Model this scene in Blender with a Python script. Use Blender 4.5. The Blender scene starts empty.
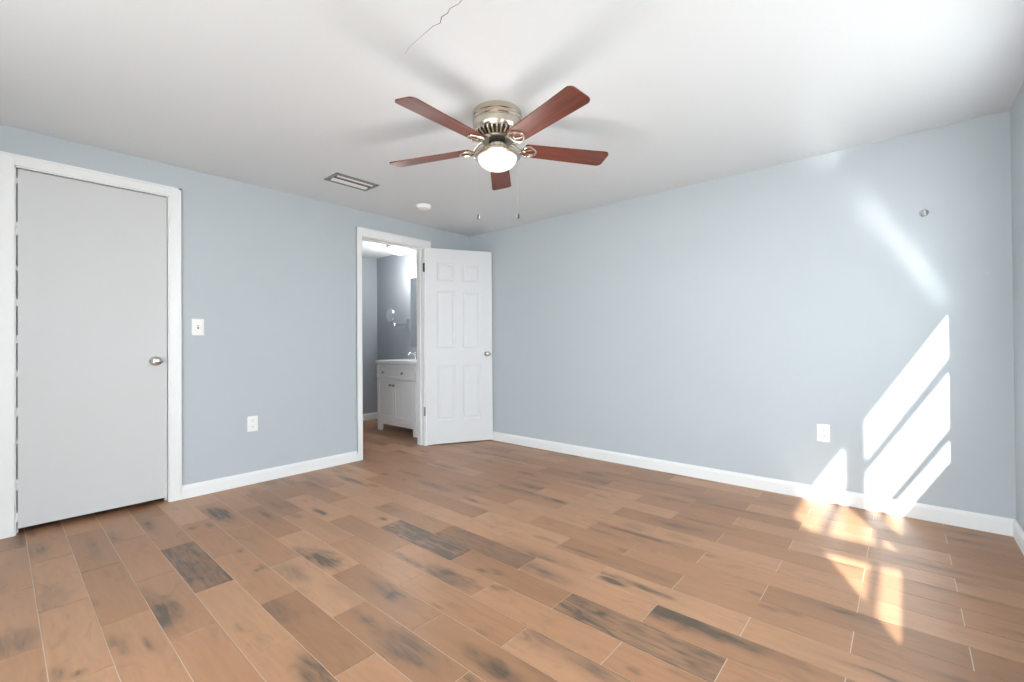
import bpy, bmesh, math, random
import numpy as np
from mathutils import Vector, Matrix, noise
random.seed(7)
PI = math.pi
scene = bpy.context.scene
C = scene.collection

# ------------------------------------------------------------------ camera
F_PX, YAW, PITCH, ROLL = 450.048, 2.28800, 0.0065778, -0.0074053
CAM = Vector((3.74466, -3.57448, 1.04720))
W, H, LEN = 4.184, 2.28, 4.40          # room: x 0..W, y -LEN..0, height H
fw = Vector((math.cos(YAW) * math.cos(PITCH), math.sin(YAW) * math.cos(PITCH), math.sin(PITCH)))
rt = Vector((math.sin(YAW), -math.cos(YAW), 0)); up = rt.cross(fw)
r2 = rt * math.cos(ROLL) + up * math.sin(ROLL); u2 = -rt * math.sin(ROLL) + up * math.cos(ROLL)
cd = bpy.data.cameras.new('camera'); cam = bpy.data.objects.new('camera', cd); C.objects.link(cam)
cam.matrix_world = Matrix(((r2.x, u2.x, -fw.x, CAM.x), (r2.y, u2.y, -fw.y, CAM.y), (r2.z, u2.z, -fw.z, CAM.z), (0, 0, 0, 1)))
cd.sensor_fit = 'HORIZONTAL'; cd.sensor_width = 36.0; cd.lens = F_PX * 36.0 / 1024.0
cd.clip_start = 0.02; cd.clip_end = 200
scene.camera = cam

# ------------------------------------------------------------------ world, sun, exposure
world = bpy.data.worlds.new('sky'); scene.world = world; world.use_nodes = True
bg = world.node_tree.nodes['Background']
bg.inputs[0].default_value = (0.91, 0.95, 1.0, 1); bg.inputs[1].default_value = 6.3
sd = bpy.data.lights.new('sun', 'SUN'); sd.energy = 12.5; sd.angle = math.radians(0.9); sd.color = (1.0, 0.975, 0.955)
sun = bpy.data.objects.new('sun', sd); C.objects.link(sun)
SUN_DIR = Vector((-1.0, 2.30, -1.71)).normalized()
sun.rotation_euler = SUN_DIR.to_track_quat('-Z', 'Y').to_euler(); sun.location = (6.5, -9, 6)
vs = scene.view_settings
vs.view_transform = 'Standard'; vs.look = 'None'; vs.gamma = 1.0; vs.use_curve_mapping = False
vs.exposure = 0.45
scene.cycles.use_denoising = True
scene.cycles.max_bounces = 14; scene.cycles.diffuse_bounces = 10; scene.cycles.transparent_max_bounces = 16
scene.cycles.caustics_reflective = True; scene.cycles.blur_glossy = 0.0
scene.cycles.sample_clamp_indirect = 0.0

# ------------------------------------------------------------------ materials
def mat(name, col, rough=0.6, metal=0.0, spec=0.5, emit=None, estr=0.0, coat=0.0, bump=None, mottled=None):
    m = bpy.data.materials.new(name); m.use_nodes = True; nt = m.node_tree
    b = nt.nodes['Principled BSDF']
    b.inputs['Base Color'].default_value = (*col, 1); b.inputs['Roughness'].default_value = rough
    b.inputs['Metallic'].default_value = metal; b.inputs['Specular IOR Level'].default_value = spec
    if coat: b.inputs['Coat Weight'].default_value = coat; b.inputs['Coat Roughness'].default_value = 0.15
    if emit: b.inputs['Emission Color'].default_value = (*emit, 1); b.inputs['Emission Strength'].default_value = estr
    tc = nt.nodes.new('ShaderNodeTexCoord')
    if bump:
        n = nt.nodes.new('ShaderNodeTexNoise'); n.inputs['Scale'].default_value = bump[0]; n.inputs['Detail'].default_value = 4
        bp = nt.nodes.new('ShaderNodeBump'); bp.inputs['Strength'].default_value = bump[1]; bp.inputs['Distance'].default_value = 0.003
        nt.links.new(tc.outputs['Object'], n.inputs['Vector']); nt.links.new(n.outputs['Fac'], bp.inputs['Height'])
        nt.links.new(bp.outputs['Normal'], b.inputs['Normal'])
    if mottled:
        n = nt.nodes.new('ShaderNodeTexNoise'); n.inputs['Scale'].default_value = mottled[0]; n.inputs['Detail'].default_value = 3
        r = nt.nodes.new('ShaderNodeValToRGB')
        k = mottled[1]
        r.color_ramp.elements[0].position = 0.3; r.color_ramp.elements[0].color = (*[c * (1 - k) for c in col], 1)
        r.color_ramp.elements[1].position = 0.7; r.color_ramp.elements[1].color = (*[min(1, c * (1 + k)) for c in col], 1)
        nt.links.new(tc.outputs['Object'], n.inputs['Vector']); nt.links.new(n.outputs['Fac'], r.inputs[0])
        nt.links.new(r.outputs[0], b.inputs['Base Color'])
    return m

M = {}
M['wall'] = mat('blue_grey_paint', (0.472, 0.517, 0.556), 0.75, spec=0.25, bump=(60, 0.08), mottled=(1.2, 0.012))
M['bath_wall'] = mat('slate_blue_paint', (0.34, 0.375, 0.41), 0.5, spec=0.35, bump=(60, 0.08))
M['ceiling'] = mat('ceiling_paint', (0.69, 0.722, 0.757), 0.85, spec=0.2, bump=(35, 0.15), mottled=(0.8, 0.01))
M['trim'] = mat('white_gloss_trim', (0.79, 0.80, 0.81), 0.38, spec=0.45)
M['door'] = mat('white_door_paint', (0.70, 0.715, 0.735), 0.45, spec=0.4, bump=(20, 0.05))
M['closet_door'] = mat('grey_white_door_paint', (0.58, 0.59, 0.60), 0.5, spec=0.35, bump=(20, 0.05))
M['plastic'] = mat('white_plastic', (0.84, 0.84, 0.84), 0.35)
M['slot'] = mat('outlet_slot_dark', (0.06, 0.06, 0.06), 0.6)
M['nickel'] = mat('brushed_nickel', (0.64, 0.575, 0.49), 0.24, metal=1.0)
M['knob'] = mat('satin_nickel_knob', (0.55, 0.53, 0.50), 0.28, metal=1.0)
M['nickel_dark'] = mat('antique_nickel', (0.36, 0.32, 0.28), 0.35, metal=1.0)
M['chrome'] = mat('chrome', (0.78, 0.79, 0.80), 0.12, metal=1.0)
M['bronze'] = mat('dark_bronze_fob', (0.05, 0.04, 0.035), 0.4, metal=0.3)
M['chain'] = mat('ball_chain_grey', (0.40, 0.40, 0.40), 0.5)
M['black'] = mat('black_recess', (0.012, 0.012, 0.012), 0.6)
M['steel'] = mat('hinge_steel', (0.30, 0.30, 0.31), 0.35, metal=0.9)
M['hinge_black'] = mat('hinge_black', (0.03, 0.03, 0.03), 0.5)
M['alu'] = mat('vent_aluminium', (0.33, 0.33, 0.33), 0.45, metal=0.6)
M['vent_white'] = mat('vent_blade_white', (0.83, 0.83, 0.83), 0.4)
M['glass_bowl'] = mat('frosted_bowl', (0.50, 0.49, 0.47), 0.35, emit=(1.0, 0.94, 0.85), estr=0.33)
M['bath_bowl'] = mat('frosted_dome', (0.95, 0.95, 0.95), 0.35, emit=(1.0, 0.985, 0.96), estr=4.0)
M['cabinet'] = mat('vanity_white', (0.86, 0.86, 0.86), 0.4)
M['sink'] = mat('cultured_marble_top', (0.86, 0.86, 0.86), 0.2)
M['mirror'] = mat('mirror_glass', (0.86, 0.88, 0.9), 0.03, metal=1.0)
M['grout'] = mat('beige_grout', (0.60, 0.48, 0.39), 0.85, spec=0.2)
M['sill'] = mat('polished_marble_sill', (0.32, 0.32, 0.31), 0.115, spec=1.0, coat=0.0)
M['sill'].node_tree.nodes['Principled BSDF'].inputs['IOR'].default_value = 2.0
M['concrete'] = mat('outdoor_concrete', (0.55, 0.53, 0.50), 0.9, mottled=(3, 0.1))
M['shade_timber'] = mat('added_beam_timber', (0.45, 0.42, 0.38), 0.8)
M['crack'] = mat('crack_shadow', (0.22, 0.22, 0.22), 0.9)
M['closet_dark'] = mat('closet_shade_dark', (0.06, 0.06, 0.06), 0.8)  # near-black stands in for the shade of the unlit closet

def glass_mat():
    m = bpy.data.materials.new('window_glass'); m.use_nodes = True; nt = m.node_tree
    nt.nodes.remove(nt.nodes['Principled BSDF'])
    t = nt.nodes.new('ShaderNodeBsdfTransparent'); t.inputs[0].default_value = (0.96, 0.98, 0.97, 1)
    g = nt.nodes.new('ShaderNodeBsdfGlossy'); g.inputs['Roughness'].default_value = 0.02
    x = nt.nodes.new('ShaderNodeMixShader')
    x.inputs[0].default_value = 0.05; nt.links.new(t.outputs[0], x.inputs[1]); nt.links.new(g.outputs[0], x.inputs[2])
    nt.links.new(x.outputs[0], nt.nodes['Material Output'].inputs[0])
    return m
M['glass'] = glass_mat()

def wood_mat():
    m = bpy.data.materials.new('cherry_blade_veneer'); m.use_nodes = True; nt = m.node_tree
    b = nt.nodes['Principled BSDF']; b.inputs['Roughness'].default_value = 0.42; b.inputs['Specular IOR Level'].default_value = 0.5
    tc = nt.nodes.new('ShaderNodeTexCoord'); mp = nt.nodes.new('ShaderNodeMapping'); mp.inputs['Scale'].default_value = (2.5, 45, 10)
    n = nt.nodes.new('ShaderNodeTexNoise'); n.inputs['Scale'].default_value = 1.6; n.inputs['Detail'].default_value = 6
    r = nt.nodes.new('ShaderNodeValToRGB')
    r.color_ramp.elements[0].position = 0.3; r.color_ramp.elements[0].color = (0.082, 0.018, 0.009, 1)
    r.color_ramp.elements[1].position = 0.72; r.color_ramp.elements[1].color = (0.190, 0.042, 0.019, 1)
    nt.links.new(tc.outputs['Object'], mp.inputs[0]); nt.links.new(mp.outputs[0], n.inputs['Vector'])
    nt.links.new(n.outputs['Fac'], r.inputs[0]); nt.links.new(r.outputs[0], b.inputs['Base Color'])
    return m
M['cherry'] = wood_mat()

def tile_mat():
    m = bpy.data.materials.new('wood_look_tile'); m.use_nodes = True; nt = m.node_tree; L = nt.links
    b = nt.nodes['Principled BSDF']; b.inputs['Specular IOR Level'].default_value = 0.5
    geo = nt.nodes.new('ShaderNodeNewGeometry')
    st = nt.nodes.new('ShaderNodeAttribute'); st.attribute_name = 'stain'
    pid = nt.nodes.new('ShaderNodeAttribute'); pid.attribute_name = 'plank_tone'
    # grain coordinates: stretched along the plank, shifted per plank
    sep = nt.nodes.new('ShaderNodeSeparateXYZ'); L.new(geo.outputs['Position'], sep.inputs[0])
    def mth(op, a, bv=None):
        n = nt.nodes.new('ShaderNodeMath'); n.operation = op
        for i, v in enumerate((a, bv)):
            if v is None: continue
            if isinstance(v, (int, float)): n.inputs[i].default_value = v
            else: L.new(v, n.inputs[i])
        return n.outputs[0]
    cx = mth('MULTIPLY', sep.outputs[0], 5.0); cy = mth('MULTIPLY', sep.outputs[1], 44.0); cz = mth('MULTIPLY', pid.outputs['Fac'], 60.0)
    comb = nt.nodes.new('ShaderNodeCombineXYZ'); L.new(cx, comb.inputs[0]); L.new(cy, comb.inputs[1]); L.new(cz, comb.inputs[2])
    g1 = nt.nodes.new('ShaderNodeTexNoise'); g1.inputs['Scale'].default_value = 1.0; g1.inputs['Detail'].default_value = 5; g1.inputs['Distortion'].default_value = 0.8
    L.new(comb.outputs[0], g1.inputs['Vector'])
    # swirly mid scale figure
    cx2 = mth('MULTIPLY', sep.outputs[0], 6.0); cy2 = mth('MULTIPLY', sep.outputs[1], 16.0)
    comb2 = nt.nodes.new('ShaderNodeCombineXYZ'); L.new(cx2, comb2.inputs[0]); L.new(cy2, comb2.inputs[1]); L.new(cz, comb2.inputs[2])
    g2 = nt.nodes.new('ShaderNodeTexNoise'); g2.inputs['Scale'].default_value = 1.0; g2.inputs['Detail'].default_value = 3; g2.inputs['Distortion'].default_value = 1.4
    L.new(comb2.outputs[0], g2.inputs['Vector'])
    # dark amount = stain * (0.6 + grain) + light natural figure
    gg = mth('ADD', mth('MULTIPLY', mth('SUBTRACT', g1.outputs['Fac'], 0.5), 3.0), mth('ADD', mth('MULTIPLY', mth('SUBTRACT', g2.outputs['Fac'], 0.5), 1.6), 1.15))
    gg = mth('MAXIMUM', gg, 0.15)
    dark = mth('MULTIPLY', st.outputs['Fac'], gg)
    f2 = nt.nodes.new('ShaderNodeMapRange'); f2.inputs['From Min'].default_value = 0.56; f2.inputs['From Max'].default_value = 0.86
    f2.inputs['To Min'].default_value = 0.0; f2.inputs['To Max'].default_value = 0.40; L.new(g2.outputs['Fac'], f2.inputs['Value'])
    dark = mth('ADD', dark, f2.outputs[0]); dk = nt.nodes.new('ShaderNodeClamp'); L.new(dark, dk.inputs[0])
    base = nt.nodes.new('ShaderNodeValToRGB')
    e = base.color_ramp.elements
    e[0].position = 0.0; e[0].color = (0.315, 0.162, 0.083, 1)
    e[1].position = 1.0; e[1].color = (0.465, 0.258, 0.146, 1)
    mid = base.color_ramp.elements.new(0.5); mid.color = (0.400, 0.208, 0.110, 1)
    L.new(pid.outputs['Fac'], base.inputs[0])
    gr = nt.nodes.new('ShaderNodeMix'); gr.data_type = 'RGBA'; gr.blend_type = 'MULTIPLY'; gr.inputs[0].default_value = 1.0
    gramp = nt.nodes.new('ShaderNodeValToRGB'); gramp.color_ramp.elements[0].position = 0.25; gramp.color_ramp.elements[0].color = (0.88, 0.87, 0.86, 1)
    gramp.color_ramp.elements[1].position = 0.75; gramp.color_ramp.elements[1].color = (1.08, 1.08, 1.08, 1)
    L.new(g1.outputs['Fac'], gramp.inputs[0]); L.new(base.outputs[0], gr.inputs[6]); L.new(gramp.outputs[0], gr.inputs[7])
    mx = nt.nodes.new('ShaderNodeMix'); mx.data_type = 'RGBA'
    L.new(dk.outputs[0], mx.inputs[0]); L.new(gr.outputs[2], mx.inputs[6]); mx.inputs[7].default_value = (0.105, 0.070, 0.048, 1)
    L.new(mx.outputs[2], b.inputs['Base Color'])
    rr = nt.nodes.new('ShaderNodeMapRange'); rr.inputs['To Min'].default_value = 0.30; rr.inputs['To Max'].default_value = 0.44
    L.new(g1.outputs['Fac'], rr.inputs['Value']); L.new(rr.outputs[0], b.inputs['Roughness'])
    bp = nt.nodes.new('ShaderNodeBump'); bp.inputs['Strength'].default_value = 0.12; bp.inputs['Distance'].default_value = 0.002
    L.new(g1.outputs['Fac'], bp.inputs['Height']); L.new(bp.outputs['Normal'], b.inputs['Normal'])
    return m
M['tile'] = tile_mat()

# ------------------------------------------------------------------ mesh helpers
def box(bm, lo, hi, bev=0.0):
    lo, hi = Vector(lo), Vector(hi)
    r = bmesh.ops.create_cube(bm, size=1.0, matrix=Matrix.Translation((lo + hi) / 2) @ Matrix.Diagonal((*(hi - lo), 1)))
    if bev:
        vs_ = set(r['verts']); ed = [e for e in bm.edges if e.verts[0] in vs_ and e.verts[1] in vs_]
        bmesh.ops.bevel(bm, geom=ed, offset=bev, segments=2, affect='EDGES', profile=0.5)
def newbm(): return bmesh.new()
def bx(lo, hi, bev=0.0):
    bm = bmesh.new(); box(bm, lo, hi, bev); return bm
def lathe(bm, prof, center=(0, 0, 0), seg=48, axis='Z', cap=True):
    rings = []; c = Vector(center)
    for (r, z) in prof:
        ring = []
        for i in range(seg):
            a = 2 * PI * i / seg
            v = Vector((r * math.cos(a), r * math.sin(a), z))
            if axis == 'X': v = Vector((v.z, v.x, v.y))
            elif axis == 'Y': v = Vector((v.y, v.z, v.x))
            ring.append(bm.verts.new(c + v))
        rings.append(ring)
    for a, b in zip(rings, rings[1:]):
        for i in range(seg):
            j = (i + 1) % seg
            bm.faces.new((a[i], a[j], b[j], b[i]))
    if cap:
        bm.faces.new(rings[0][::-1]); bm.faces.new(rings[-1])
def tube(bm, pts, r, seg=10, closed=False):
    pts = [Vector(p) for p in pts]; n = len(pts); rings = []
    for i, p in enumerate(pts):
        a = pts[(i - 1) % n] if (closed or i > 0) else p
        b = pts[(i + 1) % n] if (closed or i < n - 1) else p
        t = (b - a).normalized(); x = t.orthogonal().normalized()
        if rings:
            x = (px - t * px.dot(t)).normalized()
        px = x; y = t.cross(x)
        rr = r[i] if isinstance(r, (list, tuple)) else r
        rings.append([bm.verts.new(p + (x * math.cos(2 * PI * k / seg) + y * math.sin(2 * PI * k / seg)) * rr) for k in range(seg)])
    m = n if closed else n - 1
    for i in range(m):
        a, b = rings[i], rings[(i + 1) % n]
        for k in range(seg):
            j = (k + 1) % seg; bm.faces.new((a[k], a[j], b[j], b[k]))
    if not closed:
        bm.faces.new(rings[0][::-1]); bm.faces.new(rings[-1])
def prism(bm, outline, z0, z1):
    lo = [bm.verts.new((x, y, z0)) for x, y in outline]; hi = [bm.verts.new((x, y, z1)) for x, y in outline]
    bm.faces.new(lo[::-1]); bm.faces.new(hi)
    n = len(outline)
    for i in range(n):
        j = (i + 1) % n; bm.faces.new((lo[i], lo[j], hi[j], hi[i]))
def obj(name, bm, m, parent=None, smooth=False, mtx=None):
    bmesh.ops.recalc_face_normals(bm, faces=bm.faces)
    if mtx is not None: bm.transform(mtx)
    me = bpy.data.meshes.new(name); bm.to_mesh(me); bm.free()
    me.materials.append(m)
    if smooth:
        me.shade_smooth() if hasattr(me, 'shade_smooth') else None
        try: me.set_sharp_from_angle(angle=math.radians(35))
        except Exception: pass
    o = bpy.data.objects.new(name, me); C.objects.link(o)
    if parent: o.parent = parent
    return o
def struct(name, bm, m, parent=None, smooth=False):
    o = obj(name, bm, m, parent, smooth); 
    if parent is None: o['kind'] = 'structure'
    return o
def thing(name, label, cat, loc=(0, 0, 0), rotz=0.0, group=None):
    o = bpy.data.objects.new(name, None); C.objects.link(o); o.location = loc; o.rotation_euler = (0, 0, rotz)
    o.empty_display_size = 0.1
    o['label'] = label; o['category'] = cat
    if group: o['group'] = group
    return o
def sempty(name, loc=(0, 0, 0), rotz=0.0, label=None):
    o = bpy.data.objects.new(name, None); C.objects.link(o); o.location = loc; o.rotation_euler = (0, 0, rotz); o['kind'] = 'structure'
    if label: o['label'] = label
    return o

# ------------------------------------------------------------------ floor of wood-look tiles
ROW, PL, GR = 0.1485, 0.609, 0.0030
# stains (world x, world y, radius along x, radius along y, strength, clipped to its own plank?)
STAINS = [(1.18, -2.982, 0.5, 0.1, 0.62), (1.544, -3.153, 0.13, 0.06, 0.75), (1.307, -3.157, 0.09, 0.03, 0.3), (0.356, -3.443, 0.12, 0.05, 0.32), (1.068, -3.425, 0.14, 0.06, 0.28), (1.348, -3.527, 0.1, 0.06, 0.5), (0.451, -3.155, 0.1, 0.05, 0.3), (1.608, -3.306, 0.05, 0.02, 0.5), (1.687, -3.285, 0.05, 0.015, 0.5), (1.719, -3.221, 0.06, 0.01, 0.5), (1.69, -3.448, 0.05, 0.02, 0.5), (1.734, -3.4, 0.02, 0.02, 0.6), (0.954, -3.238, 0.04, 0.01, 0.35), (1.24, -3.317, 0.04, 0.02, 0.3), (0.64, -2.831, 0.03, 0.02, 0.5), (0.673, -2.754, 0.05, 0.02, 0.45), (0.433, -2.682, 0.12, 0.04, 0.5), (-0.002, -3.189, 0.04, 0.01, 0.5), (-0.015, -3.332, 0.04, 0.01, 0.5), (0.029, -3.441, 0.06, 0.012, 0.5), (0.574, -2.651, 0.16, 0.045, 0.55), (1.442, -2.743, 0.035, 0.012, 0.6), (1.455, -2.771, 0.02, 0.02, 0.5), (1.173, -2.754, 0.03, 0.015, 0.5), (1.606, -2.518, 0.13, 0.05, 0.75), (1.45, -2.559, 0.09, 0.03, 0.5), (1.596, -2.678, 0.13, 0.05, 0.35), (1.961, -2.589, 0.14, 0.045, 0.28), (1.85, -2.847, 0.12, 0.05, 0.38), (2.311, -2.894, 0.12, 0.05, 0.65), (2.073, -2.48, 0.15, 0.04, 0.5), (2.425, -2.637, 0.15, 0.06, 0.55), (2.188, -2.65, 0.15, 0.02, 0.35), (1.613, -2.037, 0.5, 0.1, 0.42), (1.894, -2.257, 0.15, 0.02, 0.4), (0.966, -2.235, 0.08, 0.015, 0.6), (0.62, -2.372, 0.08, 0.02, 0.45), (0.917, -2.362, 0.06, 0.02, 0.4), (1.872, -2.982, 0.04, 0.01, 0.4), (1.379, -2.041, 0.03, 0.015, 0.45), (1.286, -2.312, 0.25, 0.03, 0.15), (2.125, -1.908, 0.5, 0.1, 0.42), (2.172, -2.232, 0.17, 0.05, 0.6), (2.256, -2.096, 0.03, 0.014, 0.6), (2.329, -2.06, 0.05, 0.014, 0.5), (2.409, -2.161, 0.05, 0.014, 0.5), (2.443, -2.141, 0.03, 0.01, 0.4), (2.709, -2.512, 0.14, 0.03, 0.7), (2.832, -2.433, 0.08, 0.015, 0.4), (2.707, -2.601, 0.04, 0.02, 0.7), (2.925, -2.286, 0.22, 0.055, 0.5), (2.712, -2.333, 0.1, 0.04, 0.15), (2.831, -2.058, 0.5, 0.1, 0.56), (2.518, -1.64, 0.12, 0.01, 0.65), (2.28, -1.639, 0.08, 0.015, 0.5), (2.764, -1.794, 0.06, 0.018, 0.5), (2.579, -2.413, 0.04, 0.01, 0.4), (2.324, -2.415, 0.04, 0.008, 0.4), (3.047, -1.883, 0.3, 0.045, 0.5), (3.201, -1.85, 0.3, 0.045, 0.45), (3.273, -1.496, 0.04, 0.016, 0.5), (3.337, -1.57, 0.04, 0.016, 0.35), (3.412, -1.548, 0.04, 0.018, 0.4), (2.867, -1.754, 0.16, 0.02, 0.6), (2.757, -1.787, 0.06, 0.02, 0.6), (2.895, -1.633, 0.08, 0.02, 0.25), (2.66, -1.264, 0.12, 0.012, 0.55), (3.08, -2.232, 0.03, 0.01, 0.5), (3.208, -2.157, 0.05, 0.012, 0.3), (2.664, -1.492, 0.04, 0.02, 0.4), (2.901, -1.236, 0.1, 0.01, 0.35), (3.011, -1.271, 0.05, 0.01, 0.35), (1.523, -2.064, 0.5, 0.1, 0.4), (1.63, -1.101, 0.26, 0.05, 0.48), (1.986, -1.122, 0.08, 0.03, 0.6), (1.332, -1.33, 0.16, 0.03, 0.45), (0.73, -1.359, 0.16, 0.02, 0.5), (1.108, -0.576, 0.12, 0.012, 0.4), (1.748, -1.572, 0.1, 0.03, 0.3), (1.732, -0.53, 0.1, 0.01, 0.4), (1.925, -0.708, 0.22, 0.04, 0.4), (0.013, -0.959, 0.12, 0.04, 0.45), (0.807, -1.497, 0.02, 0.01, 0.5), (0.555, -1.505, 0.025, 0.015, 0.6), (1.95, -1.705, 0.03, 0.01, 0.3), (1.864, -0.42, 0.1, 0.03, 0.45), (2.45, -0.311, 0.16, 0.015, 0.55), (2.249, -0.344, 0.14, 0.015, 0.45), (2.565, -0.602, 0.14, 0.02, 0.5), (2.614, -1.273, 0.22, 0.012, 0.55), (2.87, -0.864, 0.16, 0.02, 0.4), (2.907, -0.531, 0.2, 0.015, 0.4), (2.013, -0.574, 0.16, 0.04, 0.4), (2.464, -1.361, 0.08, 0.01, 0.5), (2.17, -0.848, 0.05, 0.02, 0.3), (0.511, -1.764, 0.2, 0.025, 0.65), (0.749, -1.725, 0.07, 0.02, 0.5), (0.505, -2.637, 0.12, 0.03, 0.25), (0.682, -2.317, 0.1, 0.03, 0.3), (0.968, -2.226, 0.06, 0.012, 0.5), (0.567, -1.494, 0.025, 0.015, 0.65), (1.358, -2.044, 0.03, 0.015, 0.5), (0.234, -2.356, 0.1, 0.02, 0.3)]
def plank_floor():
    verts, faces, stain, tone = [], [], [], []
    rng = np.random.RandomState(11)
    byplank = {}
    for s in STAINS:
        k = int(round((-0.125 - s[1]) / ROW)); off = 0.247 if k % 2 else 0.5515
        i = math.floor((s[0] - off) / PL); byplank.setdefault((k, i), []).append(s)
    for k in range(-1, 30):
        yc = -0.125 - ROW * k; y0, y1 = yc - ROW / 2 + GR / 2, yc + ROW / 2 - GR / 2
        if y0 > 0: continue
        off = 0.247 if k % 2 else 0.5515
        for i in range(-5, 8):
            x0 = off + i * PL + GR / 2; x1 = x0 + PL - GR
            a, b = max(x0, -2.05), min(x1, W + 0.02)
            if b - a < 0.01: continue
            c, d = max(y0, -LEN - 0.02), min(y1, 0.02)
            if d - c < 0.003: continue
            nx = max(2, int((b - a) / 0.012)); ny = max(2, int((d - c) / 0.0125))
            X, Y = np.meshgrid(np.linspace(a, b, nx + 1), np.linspace(c, d, ny + 1), indexing='ij')
            S = np.zeros_like(X)
            tn = rng.rand(); lst = byplank.get((k, i))
            ph = rng.rand(4) * 40
            # a slowly changing warp makes the blotches' edges ragged
            wob = 0.5 + 0.5 * np.sin(X * 31 + ph[0] + 2.2 * np.sin(Y * 45 + ph[1])) * np.sin(Y * 60 + ph[2] + 1.7 * np.sin(X * 23 + ph[3]))
            if lst is None:
                # planks the photo does not single out: an occasional faint smoky end or knot
                q = rng.rand()
                if q < 0.75:
                    sx, sy = a + rng.rand() * (b - a), c + rng.rand() * (d - c)
                    rx, ry, st_ = 0.05 + 0.16 * rng.rand(), 0.012 + 0.035 * rng.rand(), 0.28 + 0.42 * rng.rand()
                    dd = ((X - sx) / rx) ** 2 + ((Y - sy) / ry) ** 2
                    S += st_ * np.exp(-dd) * (0.6 + 0.6 * wob)
            else:
                for (sx, sy, rx, ry, st_) in lst:
                    if rx > 0.45: S += st_ * (0.72 + 0.4 * wob)
                    else:
                        dd = np.sqrt(((X - sx) / rx) ** 2 + ((Y - sy) / ry) ** 2) * (0.82 + 0.36 * wob)
                        S += st_ * 1.05 / (1 + np.exp((dd - 0.95) * 5.5))
            base = len(verts)
            Z = np.zeros_like(X)
            verts.extend(zip(X.ravel().tolist(), Y.ravel().tolist(), Z.ravel().tolist()))
            stain.extend(np.clip(S, 0, 1).ravel().tolist()); tone.extend([tn] * X.size)
            n1 = ny + 1
            for p in range(nx):
                for q_ in range(ny):
                    v = base + p * n1 + q_
                    faces.append((v, v + n1, v + n1 + 1, v + 1))
            # edges of the tile go down to the grout bed
            def skirt(idx):
                b2 = len(verts)
                for v in idx:
                    x_, y_, _ = verts[v]; verts.append((x_, y_, -0.004)); stain.append(stain[v]); tone.append(tn)
                for t in range(len(idx) - 1): faces.append((idx[t], b2 + t, b2 + t + 1, idx[t + 1]))
            skirt([base + p * n1 for p in range(nx + 1)]); skirt([base + p * n1 + ny for p in range(nx, -1, -1)])
            skirt([base + q_ for q_ in range(ny, -1, -1)]); skirt([base + nx * n1 + q_ for q_ in range(ny + 1)])
    me = bpy.data.meshes.new('floor'); me.from_pydata(verts, [], faces); me.materials.append(M['tile'])
    for nm, dat in (('stain', stain), ('plank_tone', tone)):
        at = me.attributes.new(nm, 'FLOAT', 'POINT'); at.data.foreach_set('value', dat)
    o = bpy.data.objects.new('floor', me); C.objects.link(o); o['kind'] = 'structure'
    g = obj('grout', bx((-2.06, -LEN - 0.12, -0.12), (W + 0.13, 0.12, -0.0012)), M['grout'], o)
plank_floor()

# ------------------------------------------------------------------ shell
TA = 0.12
D1A, D1B, D1H = -3.507, -2.806, 2.066            # closet door opening in the left wall
D2A, D2B, D2H = -1.376, -0.660, 2.048            # bathroom doorway in the left wall
bm = newbm()
for lo, hi in [((-TA, -LEN, 0), (0, D1A, H)), ((-TA, D1A, D1H), (0, D1B, H)), ((-TA, D1B, 0), (0, D2A, H)),
               ((-TA, D2A, D2H), (0, D2B, H)), ((-TA, D2B, 0), (0, 0, H))]:
    box(bm, lo, hi)
struct('wall_left', bm, M['wall'])
struct('wall_back', bx((-TA, 0, 0), (W + 0.16, 0.12, H)), M['wall'])
WT = 0.15                                           # right wall with its window opening
WA, WB, WZ0, WZ1 = -3.045, -0.577, 0.755, 1.99
bm = newbm()
for lo, hi in [((W, -LEN, 0), (W + 0.20, WA, H)), ((W, WB, 0), (W + 0.20, 0, H)), ((W, WA, 0), (W + 0.20, WB, WZ0)), ((W, WA, WZ1), (W + 0.20, WB, H))]:
    box(bm, lo, hi)
struct('wall_right', bm, M['wall'])
SX0, SX1, SZ = 1.30, 4.12, 2.10                     # unseen glass door behind the camera, added with its porch as fill light
bm = newbm()
for lo, hi in [((-TA, -LEN - 0.12, 0), (SX0, -LEN, H)), ((SX1, -LEN - 0.12, 0), (W + 0.20, -LEN, H)), ((SX0, -LEN - 0.12, SZ), (SX1, -LEN, H))]:
    box(bm, lo, hi)
struct('wall_front', bm, M['wall'])
bm = newbm(); box(bm, (-2.06, -LEN - 0.12, H), (W + 0.20, 0.12, H + 0.12))
ceiling = struct('ceiling', bm, M['ceiling'])
# bathroom and closet shells behind the left wall
BX = -1.92
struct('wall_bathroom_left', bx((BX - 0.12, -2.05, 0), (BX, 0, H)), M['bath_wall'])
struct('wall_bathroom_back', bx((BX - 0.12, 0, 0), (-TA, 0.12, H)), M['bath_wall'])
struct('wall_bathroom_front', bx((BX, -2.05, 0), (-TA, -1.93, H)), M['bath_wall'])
struct('wall_closet_front', bx((-0.86, -LEN - 0.12, 0), (-TA, -LEN, H)), M['closet_dark'])
struct('wall_closet_left', bx((-0.86, -LEN, 0), (-0.74, -2.05, H)), M['closet_dark'])

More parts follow.
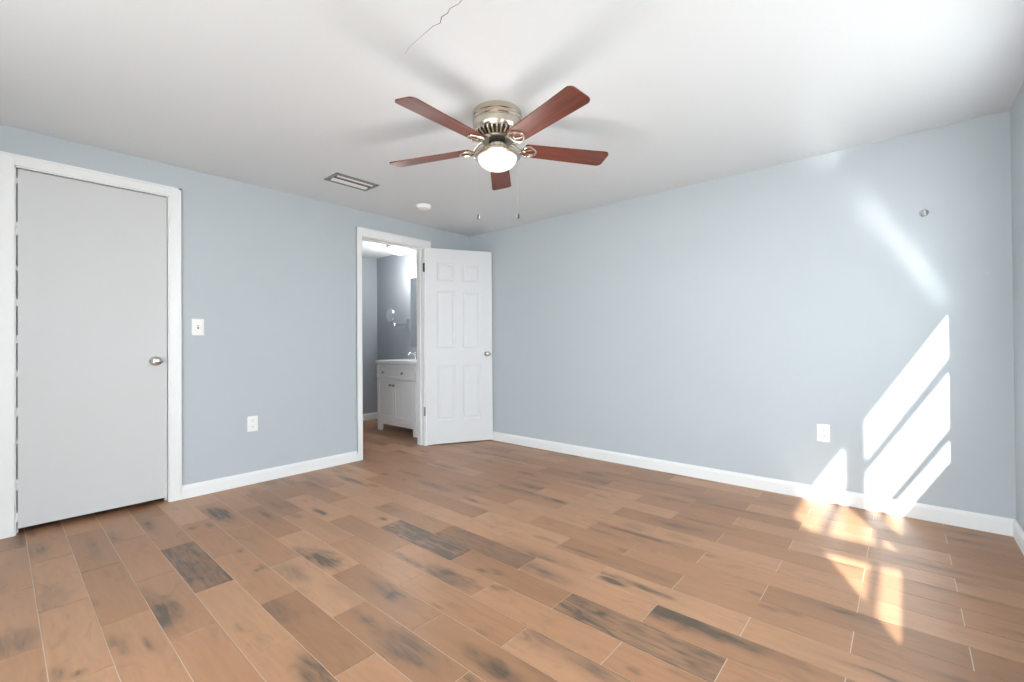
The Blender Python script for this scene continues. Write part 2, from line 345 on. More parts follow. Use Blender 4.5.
# crack in the ceiling plaster (flat strip, the groove's shade put in as dark grey)
pts = [(2.16, -2.435), (2.21, -2.450), (2.27, -2.455), (2.33, -2.459), (2.381, -2.463), (2.415, -2.455), (2.445, -2.473), (2.475, -2.470), (2.50, -2.480), (2.54, -2.474), (2.60, -2.486), (2.68, -2.495)]
bm = newbm(); wd = [0.0004, 0.0006, 0.0008, 0.0011, 0.0014, 0.0018, 0.0024, 0.0018, 0.0017, 0.0015, 0.0012, 0.001]
L_, R_ = [], []
for i, (x, y) in enumerate(pts):
    a = Vector(pts[max(i - 1, 0)]); b = Vector(pts[min(i + 1, len(pts) - 1)]); t = (b - a).normalized(); n = Vector((-t.y, t.x)) * wd[i]
    L_.append(bm.verts.new((x + n.x, y + n.y, H - 0.0006))); R_.append(bm.verts.new((x - n.x, y - n.y, H - 0.0006)))
for i in range(len(pts) - 1): bm.faces.new((L_[i], L_[i + 1], R_[i + 1], R_[i]))
obj('crack', bm, M['crack'], ceiling)

# baseboards: little profile, 9 cm high
def baseboard(name, a, b, nrm, h=0.092, t=0.013):
    a, b, nrm = Vector((*a, 0)), Vector((*b, 0)), Vector((*nrm, 0))
    prof = [(0, 0.0005), (t, 0.0005), (t, h - 0.022), (t * 0.8, h - 0.012), (t * 0.45, h - 0.004), (t * 0.35, h), (0, h)]
    bm = newbm(); A_, B_ = [], []
    for d, z in prof:
        A_.append(bm.verts.new(a + nrm * d + Vector((0, 0, z)))); B_.append(bm.verts.new(b + nrm * d + Vector((0, 0, z))))
    n = len(prof)
    for i in range(n): bm.faces.new((A_[i], A_[(i + 1) % n], B_[(i + 1) % n], B_[i]))
    bm.faces.new(A_[::-1]); bm.faces.new(B_)
    return struct(name, bm, M['trim'])
CW = 0.066
baseboard('baseboard_left', (0, D1B + CW, ), (0, D2A - 0.052), (1, 0))
baseboard('baseboard_left_corner', (0, D2B + 0.078), (0, 0), (1, 0))
baseboard('baseboard_left_near', (0, -LEN), (0, D1A - CW), (1, 0))
baseboard('baseboard_back', (0.0, 0), (W, 0), (0, -1))
baseboard('baseboard_right', (W, 0), (W, -LEN), (-1, 0))
baseboard('baseboard_front_left', (0, -LEN), (SX0, -LEN), (0, 1))
baseboard('baseboard_front_right', (SX1, -LEN), (W, -LEN), (0, 1))
baseboard('baseboard_bathroom_left', (BX, -1.93), (BX, 0), (1, 0))
baseboard('baseboard_bathroom_back', (BX, 0), (-1.21, 0), (0, -1))

# casings and jambs
def casing(name, ya, yb, zt, wl, wr, wt, x=0.0, t=0.016):
    bm = newbm()
    box(bm, (x, ya - wl, 0.0008), (x + t, ya, zt + wt), 0.003)
    box(bm, (x, yb, 0.0008), (x + t, yb + wr, zt + wt), 0.003)
    box(bm, (x, ya - 0.001, zt), (x + t * 0.98, yb + 0.001, zt + wt), 0.003)
    for (a, b) in ((ya - wl, ya - wl + 0.014), (yb + wr - 0.014, yb + wr)):   # raised back band
        box(bm, (x, a, 0.0008), (x + t + 0.004, b, zt + wt), 0.002)
    box(bm, (x, ya - wl, zt + wt - 0.014), (x + t + 0.004, yb + wr, zt + wt), 0.002)
    return bm
def jamb(ya, yb, zt, x0, x1, stop=None):
    bm = newbm(); t = 0.006
    box(bm, (x0, ya - 0.004, 0.0008), (x1, ya + t, zt)); box(bm, (x0, yb - t, 0.0008), (x1, yb + 0.004, zt))
    box(bm, (x0, ya, zt - t), (x1, yb, zt + 0.004))
    if stop:
        s0, s1 = stop; q = 0.010
        box(bm, (s0, ya + t, 0.0008), (s1, ya + t + q, zt - t), 0.001); box(bm, (s0, yb - t - q, 0.0008), (s1, yb - t, zt - t), 0.001)
        box(bm, (s0, ya + t, zt - t - q), (s1, yb - t, zt - t), 0.001)
    return bm
struct('trim_1', casing('c', D1A, D1B, D1H, 0.075, 0.066, 0.062), M['trim'])
struct('trim_2', jamb(D1A, D1B, D1H, -TA, 0.004, (-0.09, -0.045)), M['trim'])
struct('trim_3', casing('c', D2A, D2B, D2H, 0.052, 0.078, 0.076), M['trim'])
struct('trim_4', jamb(D2A, D2B, D2H, -TA, 0.004, (-0.085, -0.05)), M['trim'])
# white chips standing in for wire-shelf dots in the closet door's hinge-side gap
bm = newbm()
for z in (1.985, 1.74, 1.70, 1.49, 1.30, 1.10, 1.085, 0.90, 0.70, 0.68, 0.52, 0.30, 0.27, 0.10):
    q = random.uniform(0.010, 0.028)
    prism(bm, [(-0.006, D1A + 0.004), (-0.006, D1A + 0.014), (0.001, D1A + 0.013), (0.002, D1A + 0.004)], z - q, z + q)
struct('shelf_dot_chips', bm, M['trim'])

# ------------------------------------------------------------------ knob
def knob(parent, pos, mtx, m, lock=False):
    bm = newbm()
    lathe(bm, [(0.030, 0), (0.031, 0.004), (0.026, 0.009), (0.012, 0.011), (0.0105, 0.030), (0.016, 0.034), (0.0245, 0.042),
               (0.0265, 0.052), (0.0235, 0.062), (0.014, 0.067), (0.004, 0.068)], seg=32)
    k = obj('door_knob', bm, m, parent, True, Matrix.Translation(pos) @ mtx)
    return k

# closet door (flush slab) : the room's own door
d1 = sempty('door_1', (0, D1A, 0))
w1 = D1B - D1A
obj('door_slab', bx((-0.038, 0.0125, 0.034), (-0.002, w1 - 0.010, D1H - 0.013), 0.0015), M['closet_door'], d1)
knob(d1, Vector((-0.002, -2.880 - D1A, 0.952)), Matrix.Rotation(PI / 2, 4, 'Y'), M['knob'])
obj('latch_plate', bx((-0.030, w1 - 0.0105, 0.92), (-0.008, w1 - 0.0085, 0.985)), M['steel'], d1)

# panel door, swung open against the back wall
ang = math.atan2(0.648, 0.352)
d2 = sempty('door_2', (0.010, D2B + 0.002, 0), ang)       # local +x runs along the slab, -y side faces the camera
DW, DH, DT, DB = 0.727, 2.040, 0.035, 0.011
def panel_door():
    bm = newbm()
    xs = [0, 0.125, 0.322, 0.400, 0.597, DW]
    zs = [DB, 0.250, 0.835, 1.010, 1.610, 1.715, 1.905, DB + DH]
    for side in (-1, 1):
        yf = 0 if side < 0 else DT
        inn = 1 if side < 0 else -1                        # direction into the slab
        V = {}
        for i, x in enumerate(xs):
            for j, z in enumerate(zs): V[i, j] = bm.verts.new((x, yf, z))
        for i in range(5):
            for j in range(7):
                c = [V[i, j], V[i + 1, j], V[i + 1, j + 1], V[i, j + 1]]
                if i in (1, 3) and j in (1, 3, 5):
                    x0, x1, z0, z1 = xs[i], xs[i + 1], zs[j], zs[j + 1]
                    prev = c
                    for ins, dep in ((0.006, 0.0045), (0.014, 0.0075), (0.024, 0.0075), (0.038, 0.0020)):
                        cur = [bm.verts.new((x0 + ins, yf + inn * dep, z0 + ins)), bm.verts.new((x1 - ins, yf + inn * dep, z0 + ins)),
                               bm.verts.new((x1 - ins, yf + inn * dep, z1 - ins)), bm.verts.new((x0 + ins, yf + inn * dep, z1 - ins))]
                        for k in range(4): bm.faces.new((prev[k], prev[(k + 1) % 4], cur[(k + 1) % 4], cur[k]))
                        prev = cur
                    bm.faces.new(prev)
                else: bm.faces.new(c)
    # rim
    for (a, b) in (((0, zs[0]), (0, zs[-1])), ((DW, zs[0]), (DW, zs[-1])), ((0, zs[0]), (DW, zs[0])), ((0, zs[-1]), (DW, zs[-1]))):
        q = [bm.verts.new((a[0], 0, a[1])), bm.verts.new((b[0], 0, b[1])), bm.verts.new((b[0], DT, b[1])), bm.verts.new((a[0], DT, a[1]))]
        bm.faces.new(q)
    bmesh.ops.remove_doubles(bm, verts=bm.verts, dist=0.0001)
    return bm
slab = obj('door_slab', panel_door(), M['door'], d2)
knob(d2, Vector((DW - 0.062, 0, 0.945)), Matrix.Rotation(PI / 2, 4, 'X'), M['knob'])
obj('latch_plate', bx((DW - 0.001, 0.008, 0.915), (DW + 0.0012, 0.027, 0.975)), M['steel'], d2)
for z, mm in ((1.845, 'hinge_black'), (0.358, 'steel')):
    bm = newbm(); lathe(bm, [(0.0055, z - 0.047), (0.0065, z - 0.045), (0.0065, z + 0.045), (0.0055, z + 0.047)], (-0.006, -0.004, 0), 14)
    box(bm, (-0.020, -0.0025, z - 0.045), (-0.004, 0.0, z + 0.045))
    obj('hinge', bm, M[mm], d2)

# ------------------------------------------------------------------ windows in the right wall (awning windows, three lights each)
XF0, XF1 = W + 0.115, W + 0.165
YM = (WA + WB) / 2 - 0.045
def window(name, ya, yb):
    o = sempty(name, (W + 0.13, (ya + yb) / 2, WZ0))
    ox, oy, oz = W + 0.13, (ya + yb) / 2, WZ0
    loc = Matrix.Translation((-ox, -oy, -oz))
    z0, z1 = WZ0 + 0.022, WZ1; f = 0.034
    rails = [1.165, 1.555, 1.885]
    bm = newbm()
    box(bm, (XF0, ya, z0), (XF1, ya + f, z1)); box(bm, (XF0, yb - f, z0), (XF1, yb, z1))
    box(bm, (XF0, ya, z0), (XF1, yb, z0 + 0.028)); box(bm, (XF0, ya, z1 - f), (XF1, yb, z1))
    fr = obj('window_frame', bm, M['trim'], o, False, loc)
    zz = [z0 + 0.028, rails[0], rails[1], rails[2]]
    for k, (rz, hh) in enumerate(((rails[0], 0.022), (rails[1], 0.034), (rails[2], 0.05))):
        obj('window_rail', bx((XF0 + 0.008, ya + f, rz), (XF1 - 0.012, yb - f, rz + hh)), M['trim'], o, False, loc)
    lights = [(z0 + 0.028, rails[0]), (rails[0] + 0.022, rails[1]), (rails[1] + 0.034, rails[2])]
    for a, b in lights:
        obj('window_pane', bx((XF0 + 0.020, ya + f, a), (XF0 + 0.024, yb - f, b)), M['glass'], o, False, loc)
    return o
window('window_1', YM, WB)
window('window_2', WA, YM - 0.075)
struct('trim_7', bx((XF0, YM - 0.075, WZ0 + 0.022), (XF1, YM, WZ1)), M['trim'])
bm = newbm(); box(bm, (W - 0.006, WA + 0.001, WZ0), (W + 0.199, WB - 0.001, WZ0 + 0.022), 0.002)
struct('trim_6', bm, M['sill'])

# ------------------------------------------------------------------ unseen outside: ground, plus glass door, porch roof and beam added for the light
bm = newbm(); box(bm, (W + 0.20, -20, -0.25), (W + 16, 10, -0.10)); box(bm, (-12, -20, -0.25), (W + 0.20, -LEN - 0.12, -0.10))
struct('ground', bm, M['concrete'])
struct('added_porch_roof', bx((-1.5, -LEN - 3.0, H + 0.13), (W + 0.72, -LEN - 0.12, H + 0.12)), M['ceiling'])  # unseen roof, added to keep direct sun out of the glass door
d3 = sempty('added_glass_door', (SX0, -LEN - 0.06, 0))  # never in view; added so daylight fills the back wall
for a, b, yy in ((0.0, (SX1 - SX0) / 2 + 0.03, -0.022), ((SX1 - SX0) / 2 - 0.03, SX1 - SX0, 0.022)):
    bm = newbm(); f = 0.055
    box(bm, (a, yy - 0.018, 0.002), (a + f, yy + 0.018, SZ)); box(bm, (b - f, yy - 0.018, 0.002), (b, yy + 0.018, SZ))
    box(bm, (a + f, yy - 0.018, 0.002), (b - f, yy + 0.018, 0.08)); box(bm, (a + f, yy - 0.018, SZ - f), (b - f, yy + 0.018, SZ))
    fr = obj('door_frame', bm, M['trim'], d3)
    obj('door_glass', bx((a + f, yy - 0.003, 0.08), (b - f, yy + 0.003, SZ - f)), M['glass'], d3)
t = thing('shade_beam', 'unseen timber beam outside the windows, added to shade a band of the floor', 'added_beam', (W + 0.20, -3.70, 2.135))  # added out of view to cast the dark band across the sun patches
obj('beam', bx((0.001, -0.033, 0.0), (1.10, 0.033, 0.14)), M['shade_timber'], t)

# ------------------------------------------------------------------ wall plates
def outlet(x, z, normal, label, wall, cat='outlet', grp=None):
    """duplex outlet plate; local frame: x right, z up, -y towards the room"""
    rot = 0 if normal == 'back' else PI / 2
    loc = (x, -0.0, z) if normal == 'back' else (0.0, x, z)
    t = thing('wall_outlet', label, cat, loc, rot, grp)
    bm = newbm(); box(bm, (-0.037, -0.0055, -0.058), (0.037, -0.0003, 0.058), 0.0025); obj('cover_plate', bm, M['plastic'], t, True)
    for s in (-1, 1):
        out = []
        for i in range(24):
            a = 2 * PI * i / 24; cx_, cz_ = 0.0172 * math.cos(a), 0.0172 * math.sin(a)
            out.append((cx_, max(-0.0125, min(0.0125, cz_))))
        bm = newbm(); prism(bm, out, 0, 0.0025)
        r = obj('receptacle', bm, M['plastic'], t, False, Matrix.Translation((0, -0.0055, s * 0.0235)) @ Matrix.Rotation(PI / 2, 4, 'X'))
        bm = newbm()
        for q in (-0.0063, 0.0063): box(bm, (q - 0.0013, -0.0084, s * 0.0235 + 0.0008), (q + 0.0013, -0.0079, s * 0.0235 + 0.0080))
        lathe(bm, [(0.0024, -0.0084), (0.0024, -0.0079)], (0, 0, s * 0.0235 - 0.0062), 10, 'Y')
        obj('slots', bm, M['slot'], r)
    bm = newbm(); lathe(bm, [(0.0032, -0.0072), (0.0032, -0.0050)], (0, 0, 0), 12, 'Y'); obj('screw', bm, M['plastic'], t)
    return t
outlet(3.337, 0.447, 'back', 'white duplex outlet on the right-hand wall, in shade left of the bright sun patch', 'back')
outlet(3.765, 0.452, 'back', 'white duplex outlet washed out inside the bright sun patch on the right-hand wall', 'back')
outlet(-2.292, 0.456, 'left', 'white duplex outlet low on the left wall below the light switch', 'left')
t = thing('light_switch', 'white toggle light switch on the left wall beside the closed closet door', 'light switch', (0, -2.641, 1.182), PI / 2)
bm = newbm(); box(bm, (-0.037, -0.0055, -0.058), (0.037, -0.0003, 0.058), 0.0025); obj('cover_plate', bm, M['plastic'], t, True)
bm = newbm(); box(bm, (-0.005, -0.006, -0.012), (0.005, -0.0052, 0.012)); obj('toggle_slot', bm, M['slot'], t)
bm = newbm(); box(bm, (-0.0038, -0.017, -0.001), (0.0038, -0.005, 0.008), 0.001); obj('toggle', bm, M['plastic'], t)
for z in (-0.030, 0.030):
    bm = newbm(); lathe(bm, [(0.0030, -0.0072), (0.0030, -0.0050)], (0, 0, z), 12, 'Y'); obj('screw', bm, M['plastic'], t)

# small chrome robe hook on the back wall
t = thing('wall_hook', 'small chrome hook mounted high on the right-hand wall', 'hook', (3.838, 0, 1.797))
bm = newbm(); lathe(bm, [(0.021, -0.0003), (0.021, -0.004), (0.017, -0.008), (0.006, -0.011), (0.005, -0.012)], seg=28, axis='Y'); obj('rose', bm, M['chrome'], t, True)
bm = newbm(); tube(bm, [(0, -0.009, 0.0), (0, -0.020, -0.004), (0, -0.032, -0.012), (0, -0.040, -0.008), (0, -0.043, 0.004)], [0.006, 0.0055, 0.005, 0.005, 0.0065], 12)
tube(bm, [(-0.002, -0.012, -0.003), (-0.006, -0.022, -0.022), (-0.006, -0.030, -0.026), (-0.006, -0.035, -0.018)], [0.0045, 0.004, 0.004, 0.005], 10)
obj('hook_arm', bm, M['chrome'], t, True)

# ------------------------------------------------------------------ ceiling vent and smoke detector
t = thing('ceiling_vent', 'grey metal air vent in the ceiling with one white curved blade', 'vent', (0.611, -1.806, H))
lx, ly = 0.098, 0.172
bm = newbm()
for lo, hi in (((-lx, -ly), (lx, -ly + 0.022)), ((-lx, ly - 0.022), (lx, ly)), ((-lx, -ly), (-lx + 0.020, ly)), ((lx - 0.020, -ly), (lx, ly))):
    box(bm, (lo[0], lo[1], -0.007), (hi[0], hi[1], -0.0003), 0.0015)
obj('vent_frame', bm, M['alu'], t)
obj('vent_backing', bx((-lx + 0.018, -ly + 0.02, -0.0016), (lx - 0.018, ly - 0.02, -0.0004)), M['slot'], t)
def blade_bm(xc, w, drop, flip):
    bm = newbm(); pr = []
    for i in range(9):
        s = i / 8; x = xc + flip * (s - 0.5) * w; z = -0.003 - drop * math.sin(s * PI * 0.5)
        pr.append((x, z))
    A_ = [bm.verts.new((x, -ly + 0.028, z)) for x, z in pr]; B_ = [bm.verts.new((x, ly - 0.028, z)) for x, z in pr]
    A2 = [bm.verts.new((x, -ly + 0.028, z + 0.0015)) for x, z in pr]; B2 = [bm.verts.new((x, ly - 0.028, z + 0.0015)) for x, z in pr]
    for i in range(8):
        bm.faces.new((A_[i], A_[i + 1], B_[i + 1], B_[i])); bm.faces.new((A2[i], B2[i], B2[i + 1], A2[i + 1]))
    bm.faces.new((A_[0], B_[0], B2[0], A2[0])); bm.faces.new((A_[-1], A2[-1], B2[-1], B_[-1]))
    return bm
obj('vent_blade', blade_bm(-0.036, 0.044, 0.007, -1), M['vent_white'], t, True)
obj('vent_blade', blade_bm(0.020, 0.022, 0.006, 1), M['alu'], t, True)
obj('vent_blade', blade_bm(0.046, 0.020, 0.004, -1), M['vent_white'], t, True)

t = thing('smoke_detector', 'small round white smoke detector on the ceiling near the doorway corner', 'smoke detector', (0.545, -1.085, H))
bm = newbm(); lathe(bm, [(0.066, -0.0003), (0.067, -0.010), (0.064, -0.014)], seg=40); obj('base', bm, M['plastic'], t, True)
bm = newbm(); lathe(bm, [(0.062, -0.0135), (0.060, -0.026), (0.052, -0.033), (0.030, -0.037), (0.004, -0.038)], seg=40); obj('cover', bm, M['plastic'], t, True)
bm = newbm(); lathe(bm, [(0.008, -0.0365), (0.007, -0.0395)], (0.02, 0, 0), 14); obj('test_button', bm, M['plastic'], t, True)

# ------------------------------------------------------------------ ceiling fan
FX, FY = 2.119, -1.818
fan = thing('ceiling_fan', 'flush mount ceiling fan with five cherry blades, brushed nickel motor and lit bowl', 'ceiling fan', (FX, FY, H))
bm = newbm()
lathe(bm, [(0.128, -0.0004), (0.132, -0.006), (0.132, -0.030), (0.128, -0.034), (0.128, -0.040), (0.131, -0.043), (0.131, -0.050), (0.127, -0.055),
           (0.127, -0.060), (0.130, -0.064), (0.129, -0.090), (0.123, -0.107), (0.116, -0.115), (0.090, -0.1155)], seg=72)
mot = obj('motor_housing', bm, M['nickel'], fan, True)
bm = newbm()          # vented ring: sloping slots between ribs
lathe(bm, [(0.112, -0.110), (0.108, -0.123), (0.074, -0.145), (0.050, -0.147)], seg=60); obj('vent_core', bm, M['black'], mot, True)
bm = newbm()
for i in range(30):
    a = 2 * PI * i / 30; R_m = Matrix.Rotation(a, 4, 'Z')
    b2 = newbm()
    prism(b2, [(0.120, -0.110), (0.117, -0.125), (0.078, -0.150), (0.074, -0.143), (0.106, -0.121), (0.108, -0.110)], -0.0045, 0.0045)
    b2.transform(R_m @ Matrix.Rotation(PI / 2, 4, 'X')); me = bpy.data.meshes.new('t'); b2.to_mesh(me); b2.free(); bm.from_mesh(me); bpy.data.meshes.remove(me)
obj('vent_ribs', bm, M['nickel'], mot)
bm = newbm(); lathe(bm, [(0.084, -0.143), (0.088, -0.147), (0.084, -0.154), (0.066, -0.154)], seg=48); obj('flywheel', bm, M['nickel_dark'], fan, True)
bm = newbm(); lathe(bm, [(0.045, -0.145), (0.045, -0.172)], seg=32); obj('rotor_neck', bm, M['black'], fan, True)
bm = newbm(); lathe(bm, [(0.040, -0.170), (0.046, -0.173), (0.046, -0.196), (0.052, -0.203), (0.075, -0.213), (0.104, -0.219), (0.119, -0.222), (0.124, -0.228), (0.124, -0.236),
                         (0.118, -0.241), (0.104, -0.243)], seg=64)
obj('light_fitter', bm, M['nickel'], fan, True)
bm = newbm(); prof = [(0.1055, -0.236)]
for i in range(13):
    a = i / 12 * PI / 2; prof.append((max(0.003, 0.1055 * math.cos(a)), -0.240 - 0.067 * math.sin(a)))
lathe(bm, prof, seg=56); obj('glass_bowl', bm, M['glass_bowl'], fan, True)
fl = bpy.data.lights.new('fan_lamp', 'POINT'); fl.energy = 5.5; fl.shadow_soft_size = 0.10; fl.color = (1, 0.97, 0.94)
fo = bpy.data.objects.new('fan_lamp', fl); C.objects.link(fo); fo.parent = fan; fo.location = (0, 0, -0.54)
for i, a0 in enumerate((0.3, 2.4, 4.5)):
    bm = newbm(); tube(bm, [(0.122 * math.cos(a0), 0.122 * math.sin(a0), -0.232), (0.134 * math.cos(a0), 0.134 * math.sin(a0), -0.232)], [0.003, 0.005], 10)
    obj('thumb_screw', bm, M['nickel_dark'], fan, True)
# blades with their irons
TILT = math.radians(-11.0)
DROOP = [1.3, 0.0, -1.0, -0.3, 0.5]     # each blade sags a little differently
def rounded(x0, x1, w0, w1, r0, r1, n=8):
    out = []
    def arc(cx_, cy_, r, a0, a1):
        for k in range(n + 1):
            a = a0 + (a1 - a0) * k / n; out.append((cx_ + r * math.cos(a), cy_ + r * math.sin(a)))
    arc(x1 - r1, w1 - r1, r1, PI / 2, 0); arc(x1 - r1, -w1 + r1, r1, 0, -PI / 2)
    arc(x0 + r0, -w0 + r0, r0, -PI / 2, -PI); arc(x0 + r0, w0 - r0, r0, PI, PI / 2)
    return out
ZB = -0.186
for s in range(5):
    a = 4.787 + s * 2 * PI / 5
    be = bpy.data.objects.new('fan_blade', None)
    bm = newbm(); prism(bm, rounded(0.148, 0.640, 0.052, 0.0655, 0.012, 0.028), -0.003, 0.003)
    bmesh.ops.bevel(bm, geom=[e for e in bm.edges if abs(e.verts[0].co.z - e.verts[1].co.z) < 1e-6 and len(e.link_faces) == 2 and e.calc_face_angle(0) > 1.0], offset=0.0012, segments=2, affect='EDGES')
    bmesh.ops.recalc_face_normals(bm, faces=bm.faces)
    me = bpy.data.meshes.new('fan_blade'); bm.to_mesh(me); bm.free(); me.materials.append(M['cherry'])
    bl = bpy.data.objects.new('fan_blade', me); C.objects.link(bl); bl.parent = fan
    bl.location = (0, 0, ZB); bl.rotation_euler = (Matrix.Rotation(a, 4, 'Z') @ Matrix.Rotation(math.radians(DROOP[s]), 4, 'Y') @ Matrix.Rotation(TILT, 4, 'X')).to_euler()
    bpy.data.objects.remove(be)
    # iron: arm dropping from the flywheel, open scroll loop gripping the blade from below
    bm = newbm()
    tube(bm, [(0.070, 0, 0.038), (0.096, 0, 0.037), (0.116, 0, 0.022), (0.138, 0, 0.001), (0.158, 0, -0.006)], [0.009, 0.009, 0.0075, 0.0065, 0.006], 12)
    loop = []
    for k in range(28):
        t_ = 2 * PI * k / 28; loop.append((0.176 + 0.040 * math.cos(t_), 0.043 * math.sin(t_) * (1 - 0.25 * math.cos(t_)), -0.0075))
    tube(bm, loop, 0.0058, 8, True)
    for sy in (-1, 1):
        tube(bm, [(0.150, sy * 0.006, -0.0075), (0.170, sy * 0.014, -0.0075), (0.188, sy * 0.022, -0.0075), (0.206, sy * 0.018, -0.0075)], 0.0034, 8)
    ir = obj('blade_iron', bm, M['nickel'], bl, True)
    for (sx, sy) in ((0.214, 0), (0.176, 0.042), (0.176, -0.042)):
        bm = newbm(); lathe(bm, [(0.0052, -0.0125), (0.0058, -0.0105), (0.0058, -0.0035)], (sx, sy, 0), 12); obj('screw', bm, M['chrome'], bl, True)
# pull chains
rv = Vector((rt.x, rt.y, 0))
for s, off in ((-1, 0.103), (1, 0.107)):
    px_, py_ = rv.x * off * s, rv.y * off * s
    zend = -0.540
    bm = newbm(); n = 110
    tube(bm, [(px_ * 1.0, py_ * 1.0, -0.236), (px_, py_, zend)], 0.0003, 6)
    for k in range(0, n, 2):
        z = -0.238 + (zend + 0.238) * k / n
        bmesh.ops.create_icosphere(bm, subdivisions=1, radius=0.0006, matrix=Matrix.Translation((px_, py_, z)))
    ch = obj('pull_chain', bm, M['chain'], fan, False)
    bm = newbm(); lathe(bm, [(0.002, zend), (0.0055, zend - 0.004), (0.0072, zend - 0.014), (0.0072, zend - 0.022), (0.003, zend - 0.028)], (px_, py_, 0), 14)
    obj('pull_fob', bm, M['bronze'], ch, True)

# ------------------------------------------------------------------ bathroom: vanity, mirror, shaving mirror, ceiling light, faucet
VX0, VX1, VYF, VZ = -1.200, -0.395, -0.460, 0.860
van = thing('bathroom_vanity', 'white shaker vanity cabinet with one drawer over two doors, seen through the doorway', 'vanity', (VX0, 0, 0))
def L(lo, hi, bev=0.0): return bx((lo[0] - VX0, lo[1], lo[2]), (hi[0] - VX0, hi[1], hi[2]), bev)
bm = newbm(); o = -VX0
box(bm, (VX0 + o + 0.008, VYF + 0.022, 0.115), (VX1 + o - 0.008, -0.002, 0.812))
box(bm, (VX0 + o, VYF + 0.004, 0.0008), (VX0 + o + 0.085, VYF + 0.022, 0.085)); box(bm, (VX1 + o - 0.085, VYF + 0.004, 0.0008), (VX1 + o, VYF + 0.022, 0.085))
box(bm, (VX0 + o, VYF + 0.004, 0.085), (VX1 + o, VYF + 0.022, 0.145))
box(bm, (VX0 + o, VYF + 0.022, 0.0008), (VX0 + o + 0.018, VYF + 0.075, 0.125)); box(bm, (VX1 + o - 0.018, VYF + 0.022, 0.0008), (VX1 + o, VYF + 0.075, 0.125))
box(bm, (VX0 + o, -0.06, 0.0008), (VX0 + o + 0.018, -0.002, 0.125)); box(bm, (VX1 + o - 0.018, -0.06, 0.0008), (VX1 + o, -0.002, 0.125))
box(bm, (VX0 + o, VYF + 0.004, 0.145), (VX0 + o + 0.030, VYF + 0.022, 0.812)); box(bm, (VX1 + o - 0.030, VYF + 0.004, 0.145), (VX1 + o, VYF + 0.022, 0.812))
obj('body', bm, M['cabinet'], van)
obj('countertop', L((VX0 - 0.010, VYF - 0.015, 0.812), (VX1 + 0.01, -0.002, VZ), 0.004), M['sink'], van, True)
def shaker(x0, x1, z0, z1, fr=0.045):
    x0 += o; x1 += o; bm = newbm(); y0, y1 = VYF - 0.014, VYF + 0.003
    box(bm, (x0, y0, z0), (x0 + fr, y1, z1), 0.001); box(bm, (x1 - fr, y0, z0), (x1, y1, z1), 0.001)
    box(bm, (x0 + fr, y0, z0), (x1 - fr, y1, z0 + fr), 0.001); box(bm, (x0 + fr, y0, z1 - fr), (x1 - fr, y1, z1), 0.001)
    box(bm, (x0 + fr - 0.002, y0 + 0.009, z0 + fr - 0.002), (x1 - fr + 0.002, y1, z1 - fr + 0.002))
    return bm
def vknob(x, z, parent):
    bm = newbm(); lathe(bm, [(0.007, 0), (0.006, -0.010), (0.014, -0.018), (0.015, -0.023), (0.010, -0.027)], (x + o, VYF - 0.014, z), 18, 'Y')
    obj('knob', bm, M['nickel_dark'], parent, True)
dr = obj('drawer', shaker(VX0 + 0.012, VX1 - 0.012, 0.640, 0.796, 0.028), M['cabinet'], van); vknob(-1.027, 0.716, dr); vknob(-0.640, 0.716, dr)
xm = (VX0 + VX1) / 2 - 0.045
dl = obj('door', shaker(VX0 + 0.020, xm - 0.0015, 0.150, 0.622), M['cabinet'], van); vknob(xm - 0.035, 0.568, dl)
dl = obj('door', shaker(xm + 0.0015, VX1 - 0.020, 0.150, 0.622), M['cabinet'], van); vknob(xm + 0.035, 0.568, dl)
# faucet on the vanity
t = thing('faucet', 'small chrome faucet on the vanity top, half hidden by the door jamb', 'faucet', (-0.86, -0.13, VZ))
bm = newbm(); lathe(bm, [(0.026, 0.0004), (0.025, 0.010), (0.015, 0.014), (0.013, 0.075), (0.016, 0.09)], seg=24)
tube(bm, [(0, 0, 0.060), (0, -0.04, 0.085), (0, -0.085, 0.085), (0, -0.105, 0.065)], [0.012, 0.011, 0.010, 0.010], 12); obj('spout', bm, M['chrome'], t, True)
bm = newbm(); tube(bm, [(0, 0, 0.088), (0, 0.004, 0.105), (0, 0.035, 0.125)], [0.012, 0.007, 0.006], 10); obj('lever', bm, M['chrome'], t, True)
# wall mirror
t = thing('wall_mirror', 'large frameless wall mirror above the vanity, only its edge showing in the doorway', 'mirror', (-0.80, 0, 1.0))
obj('glass', bx((-0.325, -0.008, 0.02), (0.395, -0.0008, 0.912), 0.001), M['mirror'], t)
obj('clip', bx((-0.02, -0.011, 0.0), (0.02, -0.0008, 0.024)), M['chrome'], t)
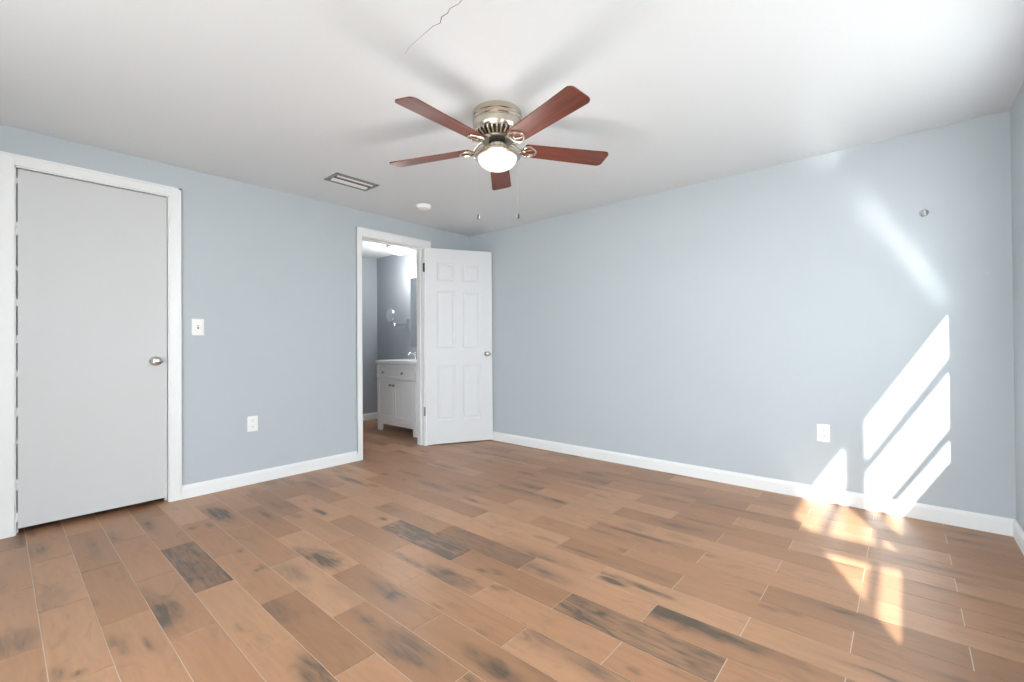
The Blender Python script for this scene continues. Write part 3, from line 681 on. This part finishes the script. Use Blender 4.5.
# shaving mirror on folding arm
t = thing('makeup_mirror', 'round chrome magnifying mirror on a swing arm fixed to the bathroom wall', 'mirror', (-1.175, 0, 1.315))
bm = newbm(); box(bm, (-0.020, -0.020, -0.068), (0.020, -0.0008, 0.068), 0.003); obj('wall_bracket', bm, M['chrome'], t)
bm = newbm(); tube(bm, [(0, -0.024, 0.010), (-0.10, -0.060, 0.008), (-0.190, -0.095, 0.006)], 0.006, 10); tube(bm, [(0, -0.024, -0.012), (-0.10, -0.060, -0.012), (-0.190, -0.095, -0.012)], 0.005, 10)
tube(bm, [(-0.190, -0.095, -0.02), (-0.190, -0.095, 0.035)], 0.008, 10); obj('arm', bm, M['chrome'], t, True)
rot = Matrix.Translation((-0.235, -0.115, 0.125)) @ Matrix.Rotation(math.radians(-2), 4, 'Z') @ Matrix.Diagonal((0.86, 1, 0.92, 1))
bm = newbm(); lathe(bm, [(0.090, 0.004), (0.098, 0.000), (0.101, -0.008), (0.097, -0.016), (0.090, -0.018)], seg=40, axis='Y'); obj('rim', bm, M['chrome'], t, True, rot)
bm = newbm(); lathe(bm, [(0.090, -0.012), (0.090, -0.0175)], seg=40, axis='Y'); obj('glass', bm, M['mirror'], t, False, rot)
bm = newbm()
tube(bm, [(-0.190, -0.095, 0.02), (-0.215, -0.105, 0.015), (-0.235, -0.113, 0.028)], 0.0055, 10); obj('yoke', bm, M['nickel_dark'], t, True)
# ceiling light
t = thing('bathroom_ceiling_light', 'lit round frosted dome ceiling light inside the bathroom', 'ceiling light', (-1.00, -0.27, H))
bm = newbm(); lathe(bm, [(0.150, -0.0004), (0.152, -0.014), (0.145, -0.028), (0.120, -0.030)], seg=48); obj('base', bm, M['nickel_dark'], t, True)
bm = newbm(); prof = [(0.134, -0.026)]
for i in range(11):
    a = i / 10 * PI / 2; prof.append((max(0.004, 0.134 * math.cos(a)), -0.034 - 0.072 * math.sin(a)))
lathe(bm, prof, seg=48); obj('dome', bm, M['bath_bowl'], t, True)
pl = bpy.data.lights.new('bathroom_lamp', 'POINT'); pl.energy = 14; pl.shadow_soft_size = 0.12; pl.color = (1, 0.97, 0.93)
po = bpy.data.objects.new('bathroom_lamp', pl); C.objects.link(po); po.parent = t; po.location = (0, 0, -0.34)
